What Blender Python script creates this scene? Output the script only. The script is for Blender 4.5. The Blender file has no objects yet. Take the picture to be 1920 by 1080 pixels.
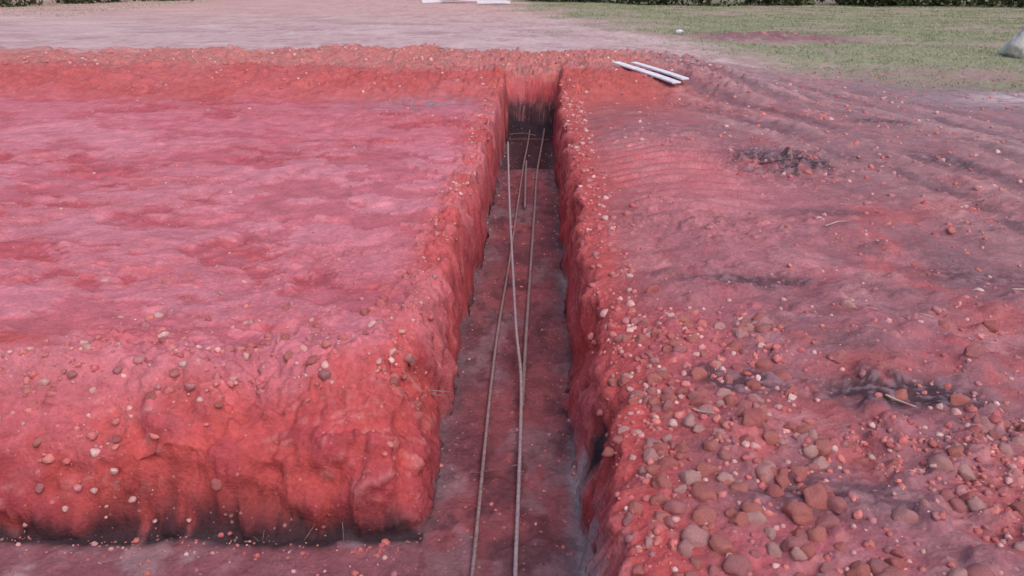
import bpy, math, random
import numpy as np
from mathutils import Vector
random.seed(7); rng=np.random.default_rng(11)
scene=bpy.context.scene
COL=bpy.context.collection

# ---------------------------------------------------------------- noise
def _h(ix,iy,iz,seed):
    n=(ix.astype(np.int64)*374761393+iy.astype(np.int64)*668265263+iz.astype(np.int64)*2147483647+seed*974711)&0xffffffff
    n=((n^(n>>13))*1274126177)&0xffffffff
    n=((n^(n>>16))*2246822519)&0xffffffff
    n=(n^(n>>15))&0xffffff
    return n/16777215.0
def vn2(x,y,seed=0):
    x=np.asarray(x,float);y=np.asarray(y,float)
    ix=np.floor(x);iy=np.floor(y);fx=x-ix;fy=y-iy
    ux=fx*fx*(3-2*fx);uy=fy*fy*(3-2*fy);z=np.zeros_like(ix)
    a=_h(ix,iy,z,seed);b=_h(ix+1,iy,z,seed);c=_h(ix,iy+1,z,seed);d=_h(ix+1,iy+1,z,seed)
    return 2*((a*(1-ux)+b*ux)*(1-uy)+(c*(1-ux)+d*ux)*uy)-1
def vn3(x,y,z,seed=0):
    iz=np.floor(z);fz=z-iz;uz=fz*fz*(3-2*fz)
    ix=np.floor(x);iy=np.floor(y);fx=x-ix;fy=y-iy
    ux=fx*fx*(3-2*fx);uy=fy*fy*(3-2*fy)
    def pl(k):
        a=_h(ix,iy,k,seed);b=_h(ix+1,iy,k,seed);c=_h(ix,iy+1,k,seed);d=_h(ix+1,iy+1,k,seed)
        return (a*(1-ux)+b*ux)*(1-uy)+(c*(1-ux)+d*ux)*uy
    return 2*(pl(iz)*(1-uz)+pl(iz+1)*uz)-1
def fbm2(x,y,o=4,seed=0,g=.5):
    s=0;a=1;t=0
    for i in range(o):
        c,sn=math.cos(i*1.3+.4),math.sin(i*1.3+.4)
        s=s+a*vn2((x*c-y*sn)*2**i+i*17.3,(x*sn+y*c)*2**i-i*9.1,seed+i);t+=a;a*=g
    return s/t
def fbm3(x,y,z,o=3,seed=0,g=.55):
    s=0;a=1;t=0
    for i in range(o):
        s=s+a*vn3(x*2**i+i*5.7,y*2**i+3.1*i,z*2**i-i*7.7,seed+i);t+=a;a*=g
    return s/t
def cells(x,y,sc,seed,prob=1.0):
    """angular lumps standing out of the soil: height 0..1 and a per-cell random"""
    X=x/sc;Y=y/sc;ix=np.floor(X);iy=np.floor(Y);z=np.zeros_like(ix)
    best=np.zeros_like(X);rid=np.zeros_like(X)
    for dx in(-1,0,1):
        for dy in(-1,0,1):
            cx=ix+dx;cy=iy+dy
            jx=cx+_h(cx,cy,z,seed);jy=cy+_h(cx,cy,z+1,seed)
            r=.22+.4*_h(cx,cy,z+2,seed)**2; on=_h(cx,cy,z+3,seed)<prob
            a=_h(cx,cy,z+4,seed)*6.28
            u=(X-jx)*np.cos(a)+(Y-jy)*np.sin(a);v=-(X-jx)*np.sin(a)+(Y-jy)*np.cos(a)
            dd=np.maximum(np.maximum(np.abs(u),np.abs(v)*1.3),(np.abs(u)+np.abs(v))*.75)
            hgt=np.where(on,np.minimum(np.maximum(0,r-dd)*1.8,r*.75+.25*u),0)
            m=hgt>best;best=np.where(m,hgt,best);rid=np.where(m,_h(cx,cy,z+5,seed),rid)
    return best,rid
def ss(a,b,x):
    t=np.clip((x-a)/(b-a),0,1);return t*t*(3-2*t)

# ---------------------------------------------------------------- terrain
YEND=13.05
def gprof(t,p=2.4):
    t=np.clip(t,0,1);return 1-(1-t)**p
def parts(x,y):
    n1=fbm2(y*1.1,y*0+3,3,21);n2=fbm2(y*1.1,y*0+9,3,31)
    n3=fbm2(x*2.1,y*0+5,4,41)
    xl=-.53+.045*n1+.016*vn2(y*6,y*0,5); xr=.205+.035*n2+.014*vn2(y*5,y*0,6)
    flare=ss(12.0,13.4,y)*.16
    rag=1-.3*ss(6,12,y)
    xtl=np.interp(y,[1.5,3.2,3.8,4.2,5.5,7,13,14],[-.80,-.80,-.76,-.72,-.655,-.625,-.585,-.59])+rag*(.16*fbm2(y*1.3+x*1.5,x*2,5,51,.6)+.07*fbm2(y*5,x*4,4,55,.65))-flare
    xtr=np.interp(y,[1.5,3,5,7,9,13],[.38,.42,.41,.385,.34,.295])+rag*(.16*fbm2(y*1.2-x*1.5,x*2,5,61,.6)+.07*fbm2(y*5,x*4,4,65,.65))+flare
    xtl=np.minimum(xtl,xl-.04);xtr=np.maximum(xtr,xr+.04)
    u=(xl-x)/(xl-xtl); r=(x-xr)/(xtr-xr)
    yf=2.90+.045*n3+.03*np.clip(x+.8,-2,0)
    v1=(y-yf)/(.13+.05*vn2(x*2.7,x*0,8)); v2=(y-yf)/(.62+.40*fbm2(x*1.6,y*2.0,5,9,.62))
    cut=.44+.20*fbm2(x*2.4,y*3.5+2,5,10,.62)
    gf=cut*gprof(v1,1.35)+(1-cut)*gprof(v2,1.35)
    w=(1.6-y)/.15; e=(y-YEND-.18*fbm2(x*3.1,y*4.3,4,4,.55))/1.05
    cu=.58+.25*fbm2(y*1.7,y*0+1,3,71)
    gu=cu*gprof(u*1.9,1.6)+(1-cu)*gprof(u,2.2); gr=cu*gprof(r*1.9,1.6)+(1-cu)*gprof(r,2.2)
    gl=gu*gf
    ge=.5*gprof(e*2.0,1.3)+.5*gprof(e,1.4)
    solid=np.maximum(np.maximum(gl,gr),np.maximum(gprof(w),ge))
    return solid,u,v2,r,xl,xr,xtl,xtr,yf
def bound(x,y):
    xe=np.interp(y,[1,4,6,8,10,12,14.7,17],[6.2,5.4,5.0,4.5,3.8,3.05,2.3,1.6])
    return x-xe+.25*fbm2(x*.5,y*.5,3,77)
def rough_mask(x,y):
    return ss(.0,.28,fbm2(x*.55+.2*y,y*1.1,5,101,.62))
def scrape(x,y):
    a=fbm2(x*2.0+.5*y,y*2.9,6,111,.60);return ss(-.10,-.02,a)
def clump(x,y): return ss(-.1,.3,fbm2(x*1.3,y*1.3,4,701,.6))
def ruts(x,y):
    b=bound(x,y)
    tr=ss(-2.8,-1.9,b)*(1-ss(1.8,2.8,b))*ss(1.4,2.2,x)*ss(3.0,4.6,y)*(1-ss(14,16,y))
    brk=ss(-.30,.12,fbm2(x*.9,y*.6,4,36,.6))
    return b,tr,brk,b*8+1.3*fbm2(x*.6,y*.6,4,23)
def top(x,y):
    side=ss(-.3,.1,x)
    h=.026*fbm2(x*.6,y*.6,3,1)+.010*fbm2(x*3,y*3,3,2)
    rm=rough_mask(x,y);sc=scrape(x,y);cl=clump(x,y)
    c1,_=cells(x,y,.085,201,.6);c2,_=cells(x,y,.035,202,.7);c0,_=cells(x+1,y,.14,206,.5)
    grit=fbm2(x*22,y*22,2,4,.8)
    left=(1-side);fade=1-ss(14,18,y)
    edge=left*np.maximum(np.exp(-np.maximum(0,y-3.4+.3*fbm2(x*2,y*2,2,33))/.2),np.exp(-np.maximum(0,-.72-x)/.12))
    edge=np.clip(edge,0,1)
    pe=.25+.75*ss(-.15,.2,fbm2(x*2.4,y*2.4,4,37))
    h=h+left*fade*(.016*(sc-.5)+rm*(.026*c1+.022*c2+.024*fbm2(x*7,y*7,4,3,.66))+edge*pe*(.09*c1+.05*c2+.08*c0+.06*fbm2(x*5,y*5,5,6,.64))+.002*grit)
    h=h-left*.024*ss(.18,.4,fbm2(x*2.6,y*2.6,3,303,.55))*(1-ss(9,11,y))
    pile=side*(1-ss(4.2,6.2,y+.6*fbm2(x,y,3,15)))
    m2=side*(.30+.70*pile)*fade*(.30+.70*cl)
    h=h+m2*(.065*c1+.035*c2+.036*fbm2(x*6,y*6,4,12,.66)+.006*grit)
    h=h+pile*(.10*fbm2(x*1.3,y*1.3,4,16,.55)+.03)*ss(.35,.8,x)
    h=h+pile*ss(.5,.9,x)*(.08*c0)
    h=h+side*.09*ss(.2,1.2,x)*(1-ss(3,6,x))*ss(4,7,y)*(1-ss(9,12,y))
    dc=np.exp(-((x-2.1)/.36)**2-((y-7.0)/.42)**2);h=h+dc*(.04+.20*c0+.16*c1)
    bank=ss(10.7,12.3,y+.5*fbm2(x*.8,y*.3,4,18))*.20
    bank=bank*(1-ss(2.2,5,x))
    bank=bank*(1-.45*ss(15.2,17,y))
    hump=.02*np.exp(-((x-1.1)/1.0)**2-((y-13.0)/2.0)**2)+.1*np.exp(-((x+2.6)/1.6)**2-((y-15.6)/.8)**2)-.08*np.exp(-((x+.16)/.34)**2-((y-14.0)/.5)**2)
    bm=ss(10.8,11.8,y)*(1-ss(15.8,17,y))*(1-ss(2.5,4,x))
    bm2=bm*(1-.75*np.exp(-((x-1.6)/.6)**4-((y-12.4)/1.4)**4))
    h=h+bank+hump+bm2*(.09*c1+.09*c0+.08*fbm2(x*3.5,y*3.5,5,19,.62))+bm2*.07*fbm2(x*1.1,y*1.1,2,20)
    b,tr,brk,rp=ruts(x,y)
    out=ss(-.2,1.2,b)*ss(.5,2,x)
    h=h-.12*out*(1-ss(15,19,y))
    h=h+tr*(brk*(.022*np.sin(rp)+.012*np.sin(rp*2.7+1))+.026*fbm2(x*5,y*5,4,34,.66)+.03*c1)
    h=h+tr*brk*.012*ss(.0,.6,-np.sin(rp))*np.clip(3*np.sin(y*34+x*14),-1,1)
    tp=(np.exp(-((x-1.15)/.5)**4)*ss(5.4,5.9,y)*(1-ss(8.4,9.0,y))+.8*np.exp(-((x-.95-.12*(y-4.6))/.22)**4)*ss(4.2,4.6,y)*(1-ss(5.6,6.2,y)))
    h=h+tp*.026*np.clip(2*np.sin(y*30+5*np.abs(x-1.15)+1.6*fbm2(x*2,y*2,2,24)),-1,1)*ss(-.4,.15,fbm2(x*1.6,y*1.6,3,29))
    h=h+.14*np.exp(-((x-5.6)/1.9)**2-((y-21.5)/1.5)**2)*(1+.6*fbm2(x*3,y*3,3,25))
    far=ss(16,24,y)
    h=h+far*.05*fbm2(x*.25,y*.25,3,26)
    return h
def floorz(x,y):
    return -.68-.1*ss(10.0,10.08,y+.05*vn2(x*8,x*0,3))+.022*fbm2(x*2.5,y*2.5,5,27,.6)+.025*np.maximum(0,fbm2(x*12,y*12,3,28,.6))+.20*ss(12.6,13.2,y)*(.8+fbm2(x*5,y*5,3,35,.55))
def height(x,y):
    s=parts(x,y)[0]
    return floorz(x,y)*(1-s)+top(x,y)*s

def grow(start,step,g,cap,end):
    out=[];p=start;s=step
    while p<end:
        p+=s;s=min(s*g,cap);out.append(p)
    return out,s
a,s=grow(.9,.009,1.012,.04,8);b_,_=grow(a[-1],s,1.1,60,450);pos=a+b_
a,s=grow(1.3,.009,1.012,.04,8.5);b_,_=grow(a[-1],s,1.1,60,450);neg=[-v for v in a+b_]
xs=np.array(neg[::-1]+list(np.arange(-1.3,.9001,.009))+pos)
a,s=grow(3.9,.009,1.0045,.06,17);b_,s=grow(a[-1],s,1.03,.8,60);c_,_=grow(b_[-1],s,1.12,80,600)
bk,_=grow(-1.5,.012,1.12,20,60)
ys=np.array([-v for v in bk][::-1]+list(np.arange(1.5,3.9001,.009))+a+b_+c_)
NX,NY=len(xs),len(ys)
X,Y=np.meshgrid(xs,ys)
S,U,V,R,XL,XR,XTL,XTR,YF=parts(X,Y)
TOP=top(X,Y);FL=floorz(X,Y)
Z=FL*(1-S)+TOP*S
dzy,dzx=np.gradient(FL*(1-S)+.1*ss(10,12,Y)*S,ys,xs)
nl=1/np.sqrt(1+dzx**2+dzy**2)
nx,ny,nz=-dzx*nl,-dzy*nl,nl
steep=1-nz
amp=(.004+.085*ss(.05,.7,steep)+.035*(1-ss(.8,1,S))*ss(.02,.1,S))*(1-ss(16,19,Y))*ss(.5,1.2,Y)*(1-.4*ss(7,12,Y))*(1-.6*ss(12.6,13,Y))
cw,crid=cells(Y+.2*X,Z+.37*X,.085,401,.5);cw2,_=cells(Y-.3*X,Z-.3*X,.04,402,.5)
cf,_=cells(X,Z+.5*Y,.09,405,.5);fr=(X<-.75)*(Y<3.9)
cw=np.where(fr,cf,cw)
d3=fbm3(X*4.2,Y*4.2,Z*4.2,5,501,.64)
wallm=ss(.08,.6,steep)
patch=ss(-.25,.2,fbm3(X*2.2,Y*2.2,Z*3,3,403))
rmg=rough_mask(X,Y);CL=clump(X,Y)
gr=(rng.random(X.shape)**3)*(1-ss(12,17,Y))*ss(1,1.4,Y)*np.clip(.1+.4*rmg+.5*CL*ss(.1,.4,X)+.3*(1-ss(.9,1,S))*(S>.03),0,1.0)*(Y/4.0)**.3
disp=amp*d3+wallm*(1-ss(12.6,13.2,Y))*(.055*cw+.032*cw2)*patch+.006*gr
PX=X+nx*disp;PY=Y+ny*disp;PZ=Z+nz*disp

# ---- soil colours (albedo, with shadow gaps and a hollow's shade painted in)
def C(*c): return np.array(c,float)
def mixc(A,B,m): return A*(1-m[...,None])+B*m[...,None]
PINK=C(.58,.18,.22);ROUGH=C(.45,.095,.12);ORANGE=C(.50,.088,.085);PURP=C(.31,.135,.155);PALE=C(.62,.25,.295)
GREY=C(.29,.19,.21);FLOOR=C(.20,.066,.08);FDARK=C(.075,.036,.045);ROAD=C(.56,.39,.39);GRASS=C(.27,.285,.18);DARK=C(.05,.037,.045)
fl=np.ones(X.shape+(3,))
col=fl*PINK
rm=rmg;sc=scrape(X,Y)
f1=fbm2(X*1.6,Y*2.2,5,601,.6);f2=fbm2(X*.5,Y*.5,4,602);f3=fbm2(X*7,Y*7,4,603,.65);f4=fbm2(X*18,Y*18,3,604,.7)
col=mixc(col,fl*PALE,ss(-.15,.35,f2)*.6)
col=mixc(col,fl*ROUGH,np.clip(rm*(.25+.6*(1-sc)),0,.95))
col=mixc(col,fl*ROUGH,(1-sc)*.5)
col=mixc(col,fl*C(.36,.10,.13),ss(.15,.4,f1)*.5*(.4+.6*ss(-.2,.2,f3)))
col=mixc(col,fl*ORANGE,ss(.0,.4,f3)*rm*.45)
side=ss(-.3,.1,X)
ed=(1-side)*np.maximum(np.exp(-np.maximum(0,Y-3.25+.5*f1)/.2),np.exp(-np.maximum(0,-.70-X+.1*f1)/.12))
col=mixc(col,mixc(fl*ORANGE,fl*C(.56,.16,.175),ss(-.25,.15,f1)),np.clip(ed,0,1)*.85)
rc=mixc(fl*C(.43,.125,.145),fl*PURP,ss(-.3,.1,fbm2(X*.9+3,Y*.9,5,611,.62)+.16*(X-1.0)))
rc=mixc(rc,fl*C(.49,.105,.10),ss(.12,.35,fbm2(X*1.4,Y*1.4,5,612,.65))*.5)
rc=mixc(rc,fl*C(.23,.13,.15),ss(-.03,.28,fbm2(X*1.1,Y*1.3,6,613,.66))*.75)
rc=mixc(rc,fl*C(.50,.26,.27),ss(.1,.35,fbm2(X*1.9,Y*2.1,5,614,.66))*.5)
rc=mixc(rc,fl*C(.54,.175,.20),np.exp(-((X-1.3)/.8)**2-((Y-6.6)/1.9)**2)*.7)
rc=mixc(rc,fl*ORANGE,np.exp(-np.maximum(0,X-.42)/.17)*.85)
rc=mixc(rc,fl*C(.50,.115,.105),ss(8.6,10.8,Y)*(1-ss(-1.5,-.4,bound(X,Y)))*.7)
col=mixc(col,rc,side)
c1,r1=cells(X,Y,.085,201,.6);c2,r2=cells(X,Y,.035,202,.7)
lum=np.maximum(ss(.05,.25,c1),ss(.1,.3,c2)*.6)*(side*.6*(.3+.7*CL)+rm*.2+np.clip(ed,0,1)*.25)
col=mixc(col,mixc(fl*C(.64,.28,.26),fl*C(.44,.18,.19),np.where(c1>.05,r1,r2)),np.clip(lum,0,1)*.65)
bk=ss(10.3,11.5,Y+.5*f2+.35*f1)*(1-ss(1.5,2.5,X))
col=mixc(col,mixc(fl*C(.51,.11,.095),fl*C(.43,.10,.10),ss(-.1,.3,f3)),bk*.75)
ls=ss(12.4,13.5,Y+.6*f1+.3*f3)*(1-ss(2,3,X))
col=mixc(col,mixc(fl*C(.56,.22,.195),fl*C(.37,.19,.18),ss(-.1,.3,f3)),ls*.75)
gp=np.exp(-((X+1.6)/.9)**2-((Y-10.6)/.45)**2)
col=mixc(col,fl*C(.32,.20,.23),np.clip(gp*1.1*ss(-.3,.2,f3),0,1)*.85)
b,rutm,brk,rph=ruts(X,Y)
out=ss(-.8,.5,b+.6*f1)*ss(.5,2,X)
gcol=mixc(fl*GREY,fl*C(.41,.29,.30),ss(0,.4,f2));gcol=mixc(gcol,fl*C(.40,.17,.18),ss(-.1,.3,f1)*.5)
gcol=mixc(gcol,fl*C(.62,.56,.56),np.exp(-((X-7.6)/1.2)**2-((Y-12.2)/.6)**2)*ss(-.4,.1,f3))
col=mixc(col,gcol,out)
col=mixc(col,fl*C(.34,.195,.21),rutm*.45)
col=mixc(col,fl*C(.18,.105,.125),rutm*brk*ss(.0,.8,-np.sin(rph)+.5*f3)*.6)
col=mixc(col,fl*C(.52,.28,.28),rutm*brk*ss(.2,1,np.sin(rph)+.6*f3)*.45)
ro=ss(15.4,17.0,Y+.6*f1+.6*f2+.4*f3+np.interp(X,[-9,-5,-2.6,0,2,4],[.3,.1,-.5,.1,0,.8]))
rcol=mixc(fl*ROAD,fl*C(.46,.30,.31),ss(-.1,.35,fbm2(X*.7,Y*1.1,6,620,.68)))
rcol=mixc(rcol,fl*C(.66,.50,.48),ss(.0,.35,fbm2(X*1.1,Y*.9,6,625,.7))*.6)
rcol=mixc(rcol,fl*C(.40,.23,.23),ss(.15,.4,fbm2(X*1.5,Y*1.3,5,626,.7))*.5)
rcol=mixc(rcol,fl*C(.60,.35,.30),ss(24,34,Y)*.5)
col=mixc(col,rcol,ro)
def gxf(y): return np.interp(y,[10,12.1,14,16.5,20,30,38,60],[11.5,8.8,6.2,4.4,2.5,.4,-1.2,-3])
gm=ss(-1.8,2.0,X-gxf(Y)+3.0*fbm2(X*.6,Y*.6,6,621,.65))*ss(10,12.5,Y)
gm=np.maximum(gm,ss(44,50,Y));gm=np.maximum(gm,ss(14,20,np.abs(X+2))*(X>0));gm=np.maximum(gm,ss(24,34,-X))
gpat=fbm2(X*.6,Y*.9,5,622,.65)
gcl=mixc(fl*GRASS,fl*C(.37,.28,.23),ss(-.1,.25,gpat)*.85)
col=mixc(col,gcl,gm*.92)
hp=np.exp(-((X-5.6)/2.1)**4-((Y-21.5)/1.5)**4)
col=mixc(col,fl*C(.27,.13,.15),np.clip(hp*1.3*ss(-.5,.1,f3),0,1))
hp=np.exp(-((X-7.2)/2.6)**2-((Y-15.0)/1.1)**2)
col=mixc(col,fl*C(.37,.23,.23),np.clip(hp*1.3*ss(-.5,.1,f1),0,1)*.75)
for (cx,cy,rx,ry,k) in [(2.1,7.0,.40,.46,1.0),(1.55,3.05,.34,.12,.9),(.85,3.15,.18,.10,.8),(1.25,4.3,.4,.09,.7),(1.0,2.35,.25,.12,.5),(3.9,9.3,.35,.2,.7),(3.6,7.3,.25,.35,.6),(2.6,4.5,.4,.12,.5),(2.0,5.6,.3,.1,.4)]:  # dark clod clump, plus shadow gaps in the churned soil painted dark
    m=np.exp(-((X-cx)/rx)**2-((Y-cy)/ry)**2)
    col=mixc(col,mixc(fl*DARK,fl*C(.19,.135,.16),ss(.02,.2,np.maximum(c1,c2))),np.clip(m*1.9*ss(-.45,.12,f3+.5*f4),0,1)*k)
# trench walls
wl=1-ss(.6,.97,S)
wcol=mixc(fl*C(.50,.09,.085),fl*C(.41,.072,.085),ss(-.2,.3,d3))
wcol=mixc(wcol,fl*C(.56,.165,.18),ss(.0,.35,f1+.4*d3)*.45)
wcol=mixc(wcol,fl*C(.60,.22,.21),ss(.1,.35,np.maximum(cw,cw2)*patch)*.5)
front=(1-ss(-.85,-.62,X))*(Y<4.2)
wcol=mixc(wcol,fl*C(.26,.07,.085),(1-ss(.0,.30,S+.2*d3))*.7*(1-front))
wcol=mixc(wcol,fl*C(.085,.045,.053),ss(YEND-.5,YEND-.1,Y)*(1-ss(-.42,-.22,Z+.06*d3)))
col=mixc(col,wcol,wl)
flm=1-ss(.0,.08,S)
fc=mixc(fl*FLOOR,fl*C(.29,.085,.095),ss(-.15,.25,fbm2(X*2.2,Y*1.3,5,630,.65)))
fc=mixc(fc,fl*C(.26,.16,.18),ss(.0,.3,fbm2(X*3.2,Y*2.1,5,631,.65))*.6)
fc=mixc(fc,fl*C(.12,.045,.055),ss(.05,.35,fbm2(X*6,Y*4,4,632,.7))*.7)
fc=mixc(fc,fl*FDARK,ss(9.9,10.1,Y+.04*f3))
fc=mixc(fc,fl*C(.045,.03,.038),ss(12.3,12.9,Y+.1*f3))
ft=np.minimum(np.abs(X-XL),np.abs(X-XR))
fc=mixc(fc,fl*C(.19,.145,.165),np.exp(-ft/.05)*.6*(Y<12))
fc=mixc(fc,fl*C(.36,.30,.32),np.exp(-np.abs(X-XR)/.035)*ss(-.05,.2,fbm2(X*5,Y*1.6,4,633))*.85*(Y<9))
lt=(X<-.5)*(Y<YF+.01)*(Y>1.6)*1.0
fc=mixc(fc,mixc(fl*C(.29,.11,.13),fl*C(.36,.23,.25),ss(-.1,.25,f1+.4*f3)),lt*.75)
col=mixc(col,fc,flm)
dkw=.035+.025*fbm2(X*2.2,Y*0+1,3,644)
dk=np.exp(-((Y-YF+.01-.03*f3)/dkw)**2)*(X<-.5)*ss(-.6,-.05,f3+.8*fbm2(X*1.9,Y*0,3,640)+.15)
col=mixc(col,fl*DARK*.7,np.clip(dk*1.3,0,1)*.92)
pk=np.exp(-((X-XR-.01)/.022)**2)*(1-ss(3.3,3.9,Y))*ss(-.45,.05,fbm2(Y*4,X*9,3,650))
col=mixc(col,fl*C(.46,.40,.42),np.clip(pk,0,1)*.9)
dh=np.exp(-((X-.25)/.035)**2-((Y-3.15)/.06)**2);col=mixc(col,fl*DARK,np.clip(dh*1.3,0,1))  # shade inside a wall hollow, painted into the colour
crumb=ss(.35,.8,gr)
col=mixc(col,mixc(fl*C(.62,.26,.25),fl*C(.34,.12,.14),(rng.random(X.shape)<.35)*1.0),crumb*.4*(S>.05))
col=np.clip(col*(1+.14*f3[...,None]+.08*f4[...,None]*(Y<18)[...,None]),.005,.9)

def mesh_np(name,co,quads=None,tris=None,mat=None,smooth=True,colr=None):
    me=bpy.data.meshes.new(name)
    me.vertices.add(len(co));me.vertices.foreach_set("co",np.ascontiguousarray(co,np.float32).ravel())
    k=4 if quads is not None else 3;f=quads if quads is not None else tris
    me.loops.add(f.size);me.loops.foreach_set("vertex_index",f.ravel().astype(np.int32))
    me.polygons.add(len(f));me.polygons.foreach_set("loop_start",np.arange(0,f.size,k,dtype=np.int32))
    if smooth: me.polygons.foreach_set("use_smooth",np.ones(len(f),bool))
    me.update(calc_edges=True)
    if colr is not None:
        at=me.color_attributes.new("soil_colour",'FLOAT_COLOR','POINT')
        at.data.foreach_set("color",np.ascontiguousarray(np.hstack([colr,np.ones((len(colr),1))]),np.float32).ravel())
    if mat: me.materials.append(mat)
    return me
def add(name,me,label=None,cat=None,kind=None,group=None,parent=None):
    o=bpy.data.objects.new(name,me);COL.objects.link(o)
    if label:o["label"]=label
    if cat:o["category"]=cat
    if kind:o["kind"]=kind
    if group:o["group"]=group
    if parent:o.parent=parent
    return o

# ---------------------------------------------------------------- materials
def base_mat(name):
    m=bpy.data.materials.new(name);m.use_nodes=True
    nt=m.node_tree;b=nt.nodes["Principled BSDF"];b.inputs["Roughness"].default_value=.95
    b.inputs["Specular IOR Level"].default_value=.08
    return m,nt,b
def soil_mat(name,attr=True,c1=(.4,.1,.1),c2=(.3,.07,.08),bump=.6,scale=1.0,grain=False,bd=.012):
    m,nt,b=base_mat(name);N=nt.nodes.new;L=nt.links.new
    tc=N("ShaderNodeTexCoord")
    n1=N("ShaderNodeTexNoise");n1.inputs["Scale"].default_value=42*scale;n1.inputs["Detail"].default_value=5;n1.inputs["Roughness"].default_value=.75
    n2=N("ShaderNodeTexNoise");n2.inputs["Scale"].default_value=7*scale;n2.inputs["Detail"].default_value=5
    vo=N("ShaderNodeTexVoronoi");vo.inputs["Scale"].default_value=60*scale
    for t in(n1,n2,vo):L(tc.outputs["Object"],t.inputs["Vector"])
    mr=N("ShaderNodeMapRange");mr.inputs[1].default_value=.3;mr.inputs[2].default_value=.7;mr.inputs[3].default_value=.78;mr.inputs[4].default_value=1.22
    L(n1.outputs["Fac"],mr.inputs[0])
    mr2=N("ShaderNodeMapRange");mr2.inputs[1].default_value=.3;mr2.inputs[2].default_value=.7;mr2.inputs[3].default_value=.86;mr2.inputs[4].default_value=1.14
    L(n2.outputs["Fac"],mr2.inputs[0])
    mu=N("ShaderNodeMath");mu.operation='MULTIPLY';L(mr.outputs[0],mu.inputs[0]);L(mr2.outputs[0],mu.inputs[1])
    if attr:
        at=N("ShaderNodeAttribute");at.attribute_name="soil_colour";src=at.outputs["Color"]
    else:
        mx=N("ShaderNodeMix");mx.data_type='RGBA';mx.inputs["A"].default_value=(*c1,1);mx.inputs["B"].default_value=(*c2,1)
        oi=N("ShaderNodeObjectInfo");L(oi.outputs["Random"],mx.inputs["Factor"]);src=mx.outputs["Result"]
    vm=N("ShaderNodeVectorMath");vm.operation='SCALE';L(src,vm.inputs[0]);L(mu.outputs[0],vm.inputs["Scale"])
    out=vm.outputs[0]
    ad=N("ShaderNodeMath");ad.operation='MULTIPLY_ADD';L(vo.outputs["Distance"],ad.inputs[0]);ad.inputs[1].default_value=-.5;L(n1.outputs["Fac"],ad.inputs[2])
    hsrc=ad.outputs[0]
    if grain:
        v2=N("ShaderNodeTexVoronoi");v2.inputs["Scale"].default_value=42;L(tc.outputs["Object"],v2.inputs["Vector"])
        sp=N("ShaderNodeSeparateColor");L(v2.outputs["Color"],sp.inputs[0])
        g1=N("ShaderNodeMath");g1.operation='GREATER_THAN';L(sp.outputs[0],g1.inputs[0]);g1.inputs[1].default_value=.88
        th=N("ShaderNodeMath");th.operation='MULTIPLY';L(sp.outputs[1],th.inputs[0]);th.inputs[1].default_value=.38
        g2=N("ShaderNodeMath");g2.operation='LESS_THAN';L(v2.outputs["Distance"],g2.inputs[0]);L(th.outputs[0],g2.inputs[1])
        gg=N("ShaderNodeMath");gg.operation='MULTIPLY';L(g1.outputs[0],gg.inputs[0]);L(g2.outputs[0],gg.inputs[1])
        g3=N("ShaderNodeMath");g3.operation='MULTIPLY';L(gg.outputs[0],g3.inputs[0]);g3.inputs[1].default_value=.4
        m2=N("ShaderNodeMix");m2.data_type='RGBA';L(g3.outputs[0],m2.inputs["Factor"]);L(out,m2.inputs["A"]);m2.inputs["B"].default_value=(.66,.35,.32,1)
        out=m2.outputs["Result"]
    L(out,b.inputs["Base Color"])
    bp=N("ShaderNodeBump");bp.inputs["Strength"].default_value=bump;bp.inputs["Distance"].default_value=bd
    L(hsrc,bp.inputs["Height"]);L(bp.outputs[0],b.inputs["Normal"])
    return m
def simple_mat(name,c,c2,scale=20,rough=.8,bump=.2,metal=0,dist=.004):
    m,nt,b=base_mat(name);N=nt.nodes.new;L=nt.links.new
    tc=N("ShaderNodeTexCoord");n=N("ShaderNodeTexNoise");n.inputs["Scale"].default_value=scale;n.inputs["Detail"].default_value=6
    L(tc.outputs["Object"],n.inputs["Vector"])
    r=N("ShaderNodeValToRGB");r.color_ramp.elements[0].position=.35;r.color_ramp.elements[1].position=.65
    r.color_ramp.elements[0].color=(*c,1);r.color_ramp.elements[1].color=(*c2,1)
    L(n.outputs["Fac"],r.inputs[0]);L(r.outputs[0],b.inputs["Base Color"])
    bp=N("ShaderNodeBump");bp.inputs["Strength"].default_value=bump;bp.inputs["Distance"].default_value=dist
    L(n.outputs["Fac"],bp.inputs["Height"]);L(bp.outputs[0],b.inputs["Normal"])
    b.inputs["Roughness"].default_value=rough;b.inputs["Metallic"].default_value=metal
    return m
M_soil=soil_mat("red_clay_soil",bump=.55,bd=.013,grain=True)
M_grav=soil_mat("gravel_stone",True,bump=.5,scale=1.6)
M_clA=soil_mat("clod_orange",False,(.62,.23,.20),(.56,.18,.17),.7,1.3)
M_clB=soil_mat("clod_pink",False,(.68,.38,.35),(.62,.30,.29),.7,1.3)
M_clC=soil_mat("clod_brown",False,(.52,.22,.22),(.58,.22,.22),.7,1.3)
M_bar=simple_mat("rusty_steel",(.26,.17,.17),(.42,.30,.29),60,.7,.4,.2)
M_barp=simple_mat("pale_steel",(.36,.27,.28),(.54,.42,.42),50,.6,.3,.2)
M_wire=simple_mat("tie_wire_steel",(.18,.10,.10),(.30,.19,.18),60,.7,.2,.3)
M_white=simple_mat("white_painted_wood",(.70,.68,.72),(.84,.82,.86),9,.6,.15)
M_twig=simple_mat("dry_twig",(.42,.28,.24),(.58,.42,.36),40,.9,.3)
M_root=simple_mat("grey_root",(.2,.15,.15),(.38,.30,.30),40,.9,.4)
M_leafd=simple_mat("dark_leaves",(.03,.04,.02),(.08,.095,.04),1.2,.8,0)
M_rock=simple_mat("pale_rock",(.46,.44,.42),(.70,.68,.66),7,.9,.8,0,.05)
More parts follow.
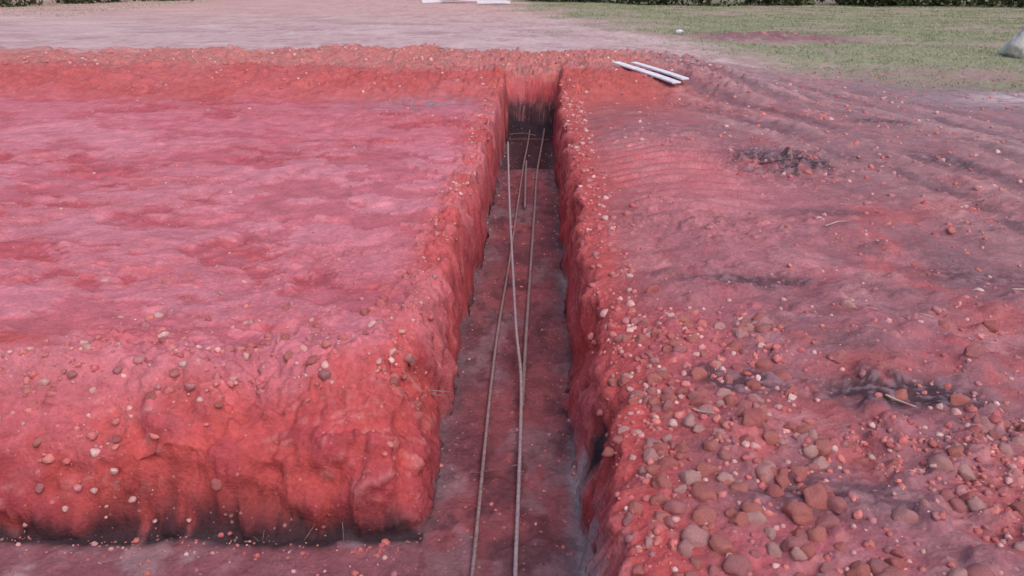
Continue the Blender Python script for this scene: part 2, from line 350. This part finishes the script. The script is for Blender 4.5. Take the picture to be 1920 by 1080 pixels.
M_bark=simple_mat("bark",(.05,.035,.03),(.11,.08,.06),12,.9,.4)
M_grass=simple_mat("meadow_grass",(.23,.27,.14),(.40,.40,.25),1.1,.85,0)
M_plast=simple_mat("white_plastic",(.75,.76,.8),(.85,.86,.88),9,.35,.05)

# ---------------------------------------------------------------- ground
idx=np.arange(NX*NY).reshape(NY,NX)
q=np.stack([idx[:-1,:-1],idx[:-1,1:],idx[1:,1:],idx[1:,:-1]],-1).reshape(-1,4)
co=np.stack([PX,PY,PZ],-1).reshape(-1,3)
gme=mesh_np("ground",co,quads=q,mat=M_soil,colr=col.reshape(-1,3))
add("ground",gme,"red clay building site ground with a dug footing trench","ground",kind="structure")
print("ground verts",len(co))
def hz(x,y): return float(height(np.array([float(x)]),np.array([float(y)]))[0])
def gh(x,y):
    """height read back from the built grid, bilinear"""
    x=np.asarray(x,float);y=np.asarray(y,float)
    i=np.clip(np.searchsorted(xs,x)-1,0,NX-2);j=np.clip(np.searchsorted(ys,y)-1,0,NY-2)
    fx=(x-xs[i])/(xs[i+1]-xs[i]);fy=(y-ys[j])/(ys[j+1]-ys[j])
    return (PZ[j,i]*(1-fx)+PZ[j,i+1]*fx)*(1-fy)+(PZ[j+1,i]*(1-fx)+PZ[j+1,i+1]*fx)*fy

# ---------------------------------------------------------------- stones
import bmesh
def ico(sub):
    bm=bmesh.new();bmesh.ops.create_icosphere(bm,subdivisions=sub,radius=1)
    v=np.array([p.co[:] for p in bm.verts]);f=np.array([[a.index for a in p.verts] for p in bm.faces]);bm.free();return v,f
def stoneshape(sub,seed,ns=.36):
    v,f=ico(sub);r=np.random.default_rng(seed)
    for i in range(9):
        n=r.normal(size=3);n/=np.linalg.norm(n);d=.5+.35*r.random()
        k=np.maximum(0,v@n-d);v=v-k[:,None]*n*.85
    v=v/np.abs(v).max()
    v=v*(1+ns*fbm3(v[:,0]*2.2+seed,v[:,1]*2.2,v[:,2]*2.2,4,seed,.7)[:,None])
    v=v*np.array([1,.7+.3*r.random(),.65+.3*r.random()]);return v,f
BIG=[]
for i in range(24):
    v,f=stoneshape(3,900+i)
    BIG.append(mesh_np("clay_clod",v,tris=f,mat=[M_clA,M_clB,M_clA,M_clC][i%4],smooth=(i%3!=0)))
def gs(x,y):
    i=np.clip(np.searchsorted(xs,x)-1,0,NX-2);j=np.clip(np.searchsorted(ys,y)-1,0,NY-2);return S[j,i]
def sample(n,x0,x1,y0,y1,pf):
    x=rng.uniform(x0,x1,n);y=rng.uniform(y0,y1,n);k=rng.random(n)<pf(x,y);return x[k],y[k]
ptsx=[];ptsy=[];sz=[]
def put(x,y,s): ptsx.append(x);ptsy.append(y);sz.append(s)
def solid_ok(x,y): return gs(x,y)>.85
x,y=sample(15000,.30,3.6,1.6,5.4,lambda x,y:solid_ok(x,y)*(.08+.92*clump(x,y))*(1-ss(3.6,5.4,y)))
put(x,y,.004+.016*rng.random(len(x))**2.4)
x,y=sample(3000,.40,3.2,1.7,5,lambda x,y:solid_ok(x,y)*(.06+.94*clump(x,y))*(1-ss(3.3,5,y))*.65)
put(x,y,.013+.042*rng.random(len(x))**2.6)
x,y=sample(1000,.38,1.1,1.7,3.8,lambda x,y:solid_ok(x,y)*.45)
put(x,y,.012+.034*rng.random(len(x))**2.2)
x,y=sample(6000,.3,6,4,13,lambda x,y:solid_ok(x,y)*(.08+.5*clump(x,y)))
put(x,y,.006+.030*rng.random(len(x))**4.5)
x,y=sample(6000,-7,-.6,3.3,11,lambda x,y:solid_ok(x,y)*(.03+.5*rough_mask(x,y)))
put(x,y,.004+.018*rng.random(len(x))**4.5)
x,y=sample(4500,-2.6,-.58,2.9,4.5,lambda x,y:(gs(x,y)>.22)*(.4+.6*np.exp(-np.maximum(0,-.75-x)/.25))*np.exp(-np.maximum(0,y-3.4)/.4)*(.04+.96*clump(x*2,y*2)))
put(x,y,.004+.030*rng.random(len(x))**3.2)
x,y=sample(500,-2.4,-.55,2.6,2.9,lambda x,y:(gs(x,y)<.3)*np.exp(-np.abs(y-2.84)/.09))
put(x,y,.004+.016*rng.random(len(x))**3)
x,y=sample(1000,-.80,-.56,3.3,12,lambda x,y:(gs(x,y)>.7)*.6)
put(x,y,.004+.020*rng.random(len(x))**3)
x,y=sample(1600,.27,.55,1.7,12,lambda x,y:(gs(x,y)>.7)*.6)
put(x,y,.004+.028*rng.random(len(x))**3)
x,y=sample(5500,-9,3,11.2,16.4,lambda x,y:solid_ok(x,y)*(.2+.6*ss(12.5,13.5,y)))
put(x,y,.008+.034*rng.random(len(x))**3)
x,y=sample(1800,2.2,9,5,16,lambda x,y:.6+0*x)
put(x,y,.008+.028*rng.random(len(x))**3)
x,y=sample(2400,-.55,.23,1.7,12.9,lambda x,y:(gs(x,y)<.05)*(np.exp(-np.minimum(np.abs(x+.53),np.abs(x-.2))/.08)+.08))
put(x,y,.003+.014*rng.random(len(x))**3)
x=np.concatenate(ptsx);y=np.concatenate(ptsy);s=np.concatenate(sz)
hand=[(.62,4.1,.045),(.55,3.65,.036),(.30,8.2,.03),(.42,7.9,.025),(.95,2.3,.062),(1.05,2.75,.045),(.82,2.45,.045),(1.2,2.2,.045),(.72,2.2,.04),(1.45,2.5,.05),(.6,2.75,.04),
      (.68,2.9,.035),(1.35,3.3,.05),(1.75,3.0,.05),(1.9,2.6,.05),(2.2,3.1,.045),(.9,3.25,.04),(1.1,3.7,.04),(1.6,3.9,.04),(2.0,3.7,.045),(.75,2.05,.035),(.9,2.12,.04),(1.0,2.5,.035),(.88,2.65,.035),(-.92,3.85,.028),(-.86,3.6,.02),(-1.35,3.9,.024),(-1.45,3.15,.022),
      (-1.2,11.6,.05),(-.9,9.7,.05),(-.8,5.0,.02),(5.6,21.6,.12),(6.3,21.3,.08),(-.15,14.0,.06)]
hx,hy,hs=map(np.array,zip(*hand))
vis=s/np.hypot(np.hypot(x,y),1.6)
vis[(x>.62*y+.4)|(x<-.62*y-.4)]=0
order=np.argsort(-vis);nind=300-len(hand)
ii=order[:nind];rest=order[nind:]
ix=np.concatenate([hx,x[ii]]);iy=np.concatenate([hy,y[ii]]);is_=np.concatenate([hs,s[ii]])
iz=gh(ix,iy)
lab=["lumpy orange clay clod lying on loose red soil","dusty pale pink clay clod resting on the soil","orange-red clay clod half buried in soil","dark reddish clay clod on churned soil"]
for k in range(len(ix)):
    vi=random.randrange(24)
    o=bpy.data.objects.new("clay_clod",BIG[vi]);COL.objects.link(o)
    scl=is_[k];o.scale=(scl,scl,scl);o.rotation_euler=(random.uniform(-.5,.5),random.uniform(-.5,.5),random.uniform(0,6.28))
    o.location=(ix[k],iy[k],iz[k]+scl*random.uniform(-.2,.15))
    o["label"]=lab[vi%4];o["category"]="clod";o["group"]="clay clods scattered over the soil"
SM=[stoneshape(1,1300+i) for i in range(10)]+[stoneshape(2,1400+i) for i in range(6)]
gx_,gy_,gs_=x[rest],y[rest],s[rest];gz_=gh(gx_,gy_)
pal=np.array([[.60,.21,.19],[.65,.35,.33],[.52,.15,.15],[.46,.19,.20],[.68,.43,.40],[.57,.18,.17]])
cos=[];trs=[];cls=[];off=0
kind=np.where(gs_<.016,rng.integers(0,10,len(gs_)),10+rng.integers(0,6,len(gs_)))
for t in range(16):
    m=np.where(kind==t)[0]
    if not len(m):continue
    v,f=SM[t];a=rng.random(len(m))*6.28;tl=rng.uniform(-.6,.6,len(m));c,sn,ct,st=[q_[:,None] for q_ in(np.cos(a),np.sin(a),np.cos(tl),np.sin(tl))]
    v0=v[None,:,0]*ct-v[None,:,2]*st;v2=v[None,:,0]*st+v[None,:,2]*ct;v1=v[None,:,1]
    g=gs_[m][:,None]
    w=np.stack([(v0*c-v1*sn)*g+gx_[m][:,None],(v0*sn+v1*c)*g+gy_[m][:,None],v2*g+gz_[m][:,None]+rng.uniform(-.2,.15,(len(m),1))*g],-1)
    cos.append(w.reshape(-1,3));trs.append((f[None]+(np.arange(len(m))*len(v))[:,None,None]+off).reshape(-1,3));off+=len(m)*len(v)
    cc=pal[rng.choice(6,len(m),p=[.26,.2,.18,.14,.08,.14])]*(.8+.35*rng.random((len(m),1)));cls.append(np.repeat(cc,len(v),0))
gm_=mesh_np("gravel",np.vstack(cos),tris=np.vstack(trs),mat=M_grav,colr=np.vstack(cls),smooth=False)
add("gravel",gm_,"small red and pinkish stones scattered over churned clay","gravel",kind="stuff")
print("gravel",len(gx_))

# ---------------------------------------------------------------- tubes
def catmull(P,n):
    P=[np.array(p,float) for p in P];P=[2*P[0]-P[1]]+P+[2*P[-1]-P[-2]];out=[]
    for i in range(1,len(P)-2):
        for k in range(n):
            t=k/n;a,b,c,d=P[i-1],P[i],P[i+1],P[i+2]
            out.append(.5*((2*b)+(-a+c)*t+(2*a-5*b+4*c-d)*t*t+(-a+3*b-3*c+d)*t**3))
    out.append(P[-2]);return np.array(out)
def resample(p,step):
    d=np.r_[0,np.cumsum(np.linalg.norm(np.diff(p,axis=0),axis=1))];n=max(3,int(d[-1]/step));t=np.linspace(0,d[-1],n)
    return np.stack([np.interp(t,d,p[:,i]) for i in range(3)],1)
def tube(name,p,rad,mat,seg=8):
    n=len(p);T=np.gradient(p,axis=0);T/=np.linalg.norm(T,axis=1)[:,None]
    up=np.array([.13,.2,1.]);A=np.cross(T,up);A/=np.linalg.norm(A,axis=1)[:,None];B=np.cross(T,A)
    th=np.linspace(0,2*np.pi,seg,endpoint=False)
    v=(p[:,None]+rad[:,None,None]*(np.cos(th)[None,:,None]*A[:,None]+np.sin(th)[None,:,None]*B[:,None])).reshape(-1,3)
    i=np.arange(n-1)[:,None]*seg;j=np.arange(seg)[None];j2=(j+1)%seg
    qd=np.stack([i+j,i+j2,i+seg+j2,i+seg+j],-1).reshape(-1,4)
    v=np.vstack([v,p[0],p[-1]]);e=len(v)-2
    me=bpy.data.meshes.new(name)
    faces=[tuple(a) for a in qd]+[(e,(k+1)%seg,k) for k in range(seg)]+[(e+1,(n-1)*seg+k,(n-1)*seg+(k+1)%seg) for k in range(seg)]
    me.from_pydata([tuple(a) for a in v],[],faces);me.materials.append(mat)
    for pp in me.polygons:pp.use_smooth=True
    me.update();return me
def rebar(P,r,mat,label):
    p=resample(catmull(P,12),.014);n=len(p)
    p[:,2]=np.maximum(p[:,2],gh(p[:,0],p[:,1])+r+.002)
    kk=121;pad=np.pad(p[:,2],kk//2,mode='edge');mx=np.array([pad[i:i+kk].max() for i in range(n)])
    pad=np.pad(mx,kk//2,mode='edge');p[:,2]=np.convolve(pad,np.ones(kk)/kk,'valid')
    rad=np.full(n,r)*(1+.13*(np.arange(n)%3==0))
    add("reinforcing_bar",tube("reinforcing_bar",p,rad,mat),label,"rebar",group="steel reinforcing bars lying in the trench")
def onf(x,y,dz=.012): return (x,y,hz(x,y)+dz+.006)
rebar([onf(-.252,1.75),onf(-.262,2.7,.02),onf(-.285,4.79),onf(-.255,6.7),onf(-.222,9.85,.02),(-.2,11.2,-.74),onf(-.18,12.8)],.0088,M_bar,"long rusty ribbed steel bar lying on the trench floor")
rebar([onf(-.075,1.75),onf(-.083,2.7,.02),onf(-.098,4.2,.02),(-.16,5.1,-.62),(-.292,7.44,-.5),(-.36,8.8,-.41),(-.41,9.9,-.32)],.0095,M_barp,"pale steel bar with one end raised off the trench floor")
rebar([onf(-.088,4.05,.02),onf(-.085,4.95,.02),onf(-.073,6.4),onf(-.055,8.4,.02),onf(-.045,9.6,.02),(.0,11.2,-.74),onf(.05,12.8)],.0115,M_bar,"rusty ribbed steel bar stretching to the trench end")
rebar([(-.185,10.1,-.60),(-.175,9.2,-.63),onf(-.16,8.1,.02)],.0100,M_bar,"short rusty steel bar beside the longer bars")
def wire(P,r=.004,label="thin tie wire laid across the trench bars"):
    p=resample(catmull(P,8),.03);add("tie_wire",tube("tie_wire",p,np.full(len(p),r),M_wire,6),label,"wire",group="tie wires across the bars")
wire([onf(-.5,12.5,.04),onf(-.3,12.53,.05),onf(-.08,12.5,.04)],.009)
wire([onf(-.5,12.2,.02),onf(-.2,12.15,.05),onf(.12,12.2,.03)],.008)
wire([onf(-.5,6.15,.02),onf(-.27,6.1,.05),onf(-.06,6.22,.04)],.004)
wire([onf(-.33,3.4,.01),onf(-.22,3.38,.04),onf(-.07,3.45,.04)],.003)

def twig(name,P,r,mat,label,cat,group):
    p=resample(catmull(P,6),.012);n=len(p);p=p+.003*np.stack([vn2(np.arange(n)*.3,np.zeros(n),k+int(abs(P[0][0])*1000)) for k in range(3)],1)
    add(name,tube(name,p,np.linspace(r,r*.45,n),mat,6),label,cat,group=group)
def g1(x,y): return float(gh(np.array([x]),np.array([y]))[0])
def tg(x,y,L,a,r=.004,lift=.01,mat=M_twig,name="twig",label="dry pale twig lying on the red soil"):
    x2,y2=x+L*math.cos(a),y+L*math.sin(a);xm,ym=(x+x2)/2+.04*L,(y+y2)/2
    twig(name,[(x,y,g1(x,y)+lift*.5+r),(xm,ym,g1(xm,ym)+lift+r),(x2,y2,g1(x2,y2)+lift*.5+r)],r,mat,label,name,"dry twigs on the soil")
tg(-1.9,15.2,.75,-1.2,.016,.06);tg(-1.75,15.1,.5,-.6,.012,.04)
tg(1.45,3.0,.12,-.6,.006);tg(.62,2.85,.10,-.7,.005);tg(2.6,4.2,.15,.2,.005);tg(1.9,5.2,.2,.5,.005)
for k in range(6):
    xx=random.uniform(.5,2.4);yy=random.uniform(1.9,4.2);tg(xx,yy,random.uniform(.04,.09),random.uniform(0,6.28),.0025,.004)
def root(P,r,label="thin grey root hanging out of the trench wall"):
    twig("root",P,r,M_root,label,"root","broken roots in the trench walls")
root([(-.58,3.72,-.38),(-.51,3.70,-.37),(-.46,3.72,-.385)],.004);root([(-.59,3.75,-.41),(-.52,3.76,-.43),(-.48,3.74,-.42)],.003)
for k in range(8):
    yy=random.uniform(2.2,3.7);x0=.215;root([(x0+.03,yy,-.58),(x0+.0,yy+.03,-.62+random.uniform(-.02,.03)),(x0-.01,yy+random.uniform(.05,.14),-.665)],.0025)
for k in range(4):
    xx=random.uniform(-1.3,-.8);root([(xx,2.97,-.60),(xx+random.uniform(-.03,.03),2.91,-.62),(xx+random.uniform(-.07,.07),2.85,-.67)],.0016,"thin root sticking out of the cut soil")

# ---------------------------------------------------------------- white boards
def board(a,b,w,t,name="white_board",label="long white painted board lying on red soil",group="white boards lying on the soil",lift=0):
    tt=np.linspace(0,1,40);hx_=a[0]+(b[0]-a[0])*tt;hy_=a[1]+(b[1]-a[1])*tt
    hh_=np.maximum(gh(hx_,hy_),np.maximum(gh(hx_+w/2,hy_),gh(hx_-w/2,hy_)))
    k=np.polyfit(tt,hh_,1);base=np.polyval(k,tt);up=np.max(hh_-base)*.8
    a=Vector((a[0],a[1],base[0]+up+t/2+lift));b=Vector((b[0],b[1],base[-1]+up+t/2+lift))
    L=(b-a).length;bm=bmesh.new();bmesh.ops.create_cube(bm,size=1)
    for v in bm.verts:v.co=Vector((v.co.x*L,v.co.y*w,v.co.z*t))
    bmesh.ops.subdivide_edges(bm,edges=[e for e in bm.edges if abs((e.verts[0].co-e.verts[1].co).x)>.5*L],cuts=10)
    for v in bm.verts:
        k=v.co.x/L;v.co.z+=.006*math.sin(k*3.1+1);v.co.y+=.004*math.sin(k*5)
    bmesh.ops.bevel(bm,geom=[e for e in bm.edges if e.calc_face_angle(0)>1],offset=min(.003,t*.15),segments=2,affect='EDGES')
    me=bpy.data.meshes.new(name);bm.to_mesh(me);bm.free();me.materials.append(M_white)
    o=add(name,me,label,"board",group=group);o.location=(a+b)/2
    d=(b-a).normalized();o.rotation_mode='QUATERNION';o.rotation_quaternion=d.to_track_quat('X','Z');return o
board((1.16,13.15),(1.87,11.50),.14,.022)
board((1.46,13.3),(2.0,11.60),.12,.022,label="narrow white board lying beside a longer one",lift=.01)
gl="white timbers stacked at the edge of the lot"
for (a,b,w,l) in [((-5.6,39.2),(-4.6,39.6),.2,.02),((-4.2,39.9),(-1.7,39.3),.2,.08),((-3.0,38.9),(-1.5,39.0),.2,.03),((-4.5,40.0),(-3.2,40.3),.2,.22),((-4.3,39.6),(-3.5,38.9),.3,.32),((-4.6,39.0),(-4.1,40.0),.25,.16)]:
    board(a,b,w,.12,name="white_timber",label="white timber in a loose pile on bare ground",group=gl,lift=l)

def lathe(name,prof,mat,seg=16):
    v=[];f=[]
    for r,z in prof:
        for k in range(seg):a=2*math.pi*k/seg;v.append((r*math.cos(a),r*math.sin(a),z))
    for i in range(len(prof)-1):
        for k in range(seg):f.append((i*seg+k,i*seg+(k+1)%seg,(i+1)*seg+(k+1)%seg,(i+1)*seg+k))
    me=bpy.data.meshes.new(name);me.from_pydata(v,[],f);me.materials.append(mat)
    for p in me.polygons:p.use_smooth=True
    return me
o=add("plastic_bottle",lathe("plastic_bottle",[(.001,0),(.05,0),(.055,.02),(.055,.17),(.05,.2),(.022,.25),(.02,.28),(.024,.28),(.024,.3),(.001,.3)],M_plast),"small white plastic bottle lying in the grass","bottle")
o.location=(3.4,21.5,g1(3.4,21.5)+.06);o.rotation_euler=(math.radians(80),0,1.0);o.scale=(.9,.9,.6)

# ---------------------------------------------------------------- grass
n=190000
gy=10+rng.random(n)**.8*34;gx2=gxf(gy)-2.5+rng.random(n)*(gy*.85+3.5)
mm=ss(-1.6,2.2,gx2-gxf(gy)+3.0*fbm2(gx2*.6,gy*.6,6,621,.65))*(.08+.92*ss(-.25,.1,-fbm2(gx2*.6,gy*.9,5,622,.65)))
mm*=1-.95*np.exp(-((gx2-5.6)/2.1)**4-((gy-21.5)/1.5)**4)
mm*=1-.7*np.exp(-((gx2-7.2)/2.6)**2-((gy-15.0)/1.1)**2)
k=rng.random(n)<mm;gx2=gx2[k];gy=gy[k]
ex=rng.uniform(-30,-16,9000);ey=rng.uniform(28,42,9000);gx2=np.r_[gx2,ex];gy=np.r_[gy,ey];n=len(gx2)
gz=gh(gx2,gy);hh=rng.uniform(.015,.055,n)*(1+.8*(rng.random(n)<.05));w=rng.uniform(.006,.014,n)*(gy/16)**.5;an=rng.random(n)*6.28;ln=rng.normal(0,.05,(n,2))
dx=np.cos(an)*w;dy=np.sin(an)*w
P0=np.stack([gx2-dx,gy-dy,gz-.01],1);P1=np.stack([gx2+dx,gy+dy,gz-.01],1);P2=np.stack([gx2+ln[:,0],gy+ln[:,1],gz+hh],1)
co=np.stack([P0,P1,P2],1).reshape(-1,3);add("grass",mesh_np("grass",co,tris=np.arange(3*n).reshape(-1,3),mat=M_grass,smooth=False),"short dull green meadow grass beside the site","grass",kind="stuff")

# ---------------------------------------------------------------- wood edge
def leaves(centres,radii,per,size,zs=.75):
    out=[]
    for c,r in zip(centres,radii):
        d=rng.normal(size=(per,3));d/=np.linalg.norm(d,axis=1)[:,None];p=np.array(c)+d*(r*rng.random((per,1))**.45)*[1,1,zs]
        a=rng.normal(size=(per,3));a/=np.linalg.norm(a,axis=1)[:,None];b=np.cross(a,rng.normal(size=(per,3)));b/=np.linalg.norm(b,axis=1)[:,None]
        s=size*rng.uniform(.5,1.3,(per,1));out.append(np.stack([p-a*s,p+b*s*.6,p+a*s,p-b*s*.6],1).reshape(-1,3))
    return np.vstack(out)
cs=[];rs=[]
def edge_y(x): return float(np.interp(x,[-40,-24,-20,-16,-2,0,40],[32.5,33.5,40,49,49,41,37]))
for i in range(560):
    xx=rng.uniform(-42,42);low=i%5<3
    yy=edge_y(xx)+abs(rng.normal(0,.9 if low else 1.8));zc=rng.uniform(.1,1.0) if low else rng.uniform(1.5,6.5)
    cs.append((xx,yy+(0 if low else 1.5),zc));rs.append(rng.uniform(.5,1.3))
co=leaves(cs,rs,110,.12);me1=mesh_np("woodland",co,quads=np.arange(len(co)).reshape(-1,4),mat=M_leafd,smooth=False)
wd=add("woodland",me1,"dark green woodland edge beyond the meadow","woodland",kind="stuff")
tv=[];tf=[]
for i in range(60):
    xx=-42+84*i/60+rng.uniform(-.7,.7);yy=edge_y(xx)+rng.uniform(2.5,5);H=rng.uniform(5,7);o0=len(tv)
    for zz,rr in((-.1,.13),(H*.5,.09),(H,.04)):
        ox,oy=rng.normal(0,.15,2)
        for kk in range(7):
            a=kk*6.283/7;tv.append((xx+ox+rr*math.cos(a),yy+oy+rr*math.sin(a),zz))
    for l in range(2):
        for kk in range(7):tf.append((o0+l*7+kk,o0+l*7+(kk+1)%7,o0+l*7+7+(kk+1)%7,o0+l*7+7+kk))
me=bpy.data.meshes.new("trunk");me.from_pydata(tv,[],tf);me.materials.append(M_bark)
t=add("trunk",me,parent=wd);t["kind"]="stuff"

v,f=stoneshape(4,77,.35)
rk=add("rock",mesh_np("rock",v*np.array([.62,.6,.8]),tris=f,mat=M_rock,smooth=True),"pale weathered rock standing in short grass","rock")
rk.location=(10.1,17.6,g1(10.1,17.6)+.28);rk.rotation_euler=(0,.1,.6)

# ---------------------------------------------------------------- light and camera
w=bpy.data.worlds.new("World");scene.world=w;w.use_nodes=True;nt=w.node_tree
bg=nt.nodes["Background"];sk=nt.nodes.new("ShaderNodeTexSky");sk.sky_type='NISHITA';sk.sun_disc=False
EL,AZ=math.radians(52),math.radians(150)
sk.sun_elevation=EL;sk.sun_rotation=AZ;sk.air_density=1.0;sk.dust_density=3.0
nt.links.new(sk.outputs[0],bg.inputs[0]);bg.inputs[1].default_value=.15
sl=bpy.data.lights.new("sun","SUN");sl.energy=1.6;sl.angle=math.radians(70);sl.color=(1,.90,.93)
so=bpy.data.objects.new("sun",sl);COL.objects.link(so)
d=Vector((math.sin(AZ)*math.cos(EL),math.cos(AZ)*math.cos(EL),math.sin(EL)))
so.rotation_euler=d.to_track_quat('Z','Y').to_euler();so.location=(0,0,20)
cam=bpy.data.cameras.new("camera");cam.lens=28.26;cam.sensor_width=36;cam.clip_end=2000;cam.clip_start=.05
c=bpy.data.objects.new("camera",cam);COL.objects.link(c);c.location=(0,0,1.7)
c.rotation_euler=(math.radians(90-21.8),0,math.radians(2.08));scene.camera=c
scene.view_settings.view_transform='Standard';scene.view_settings.look='None';scene.view_settings.exposure=0
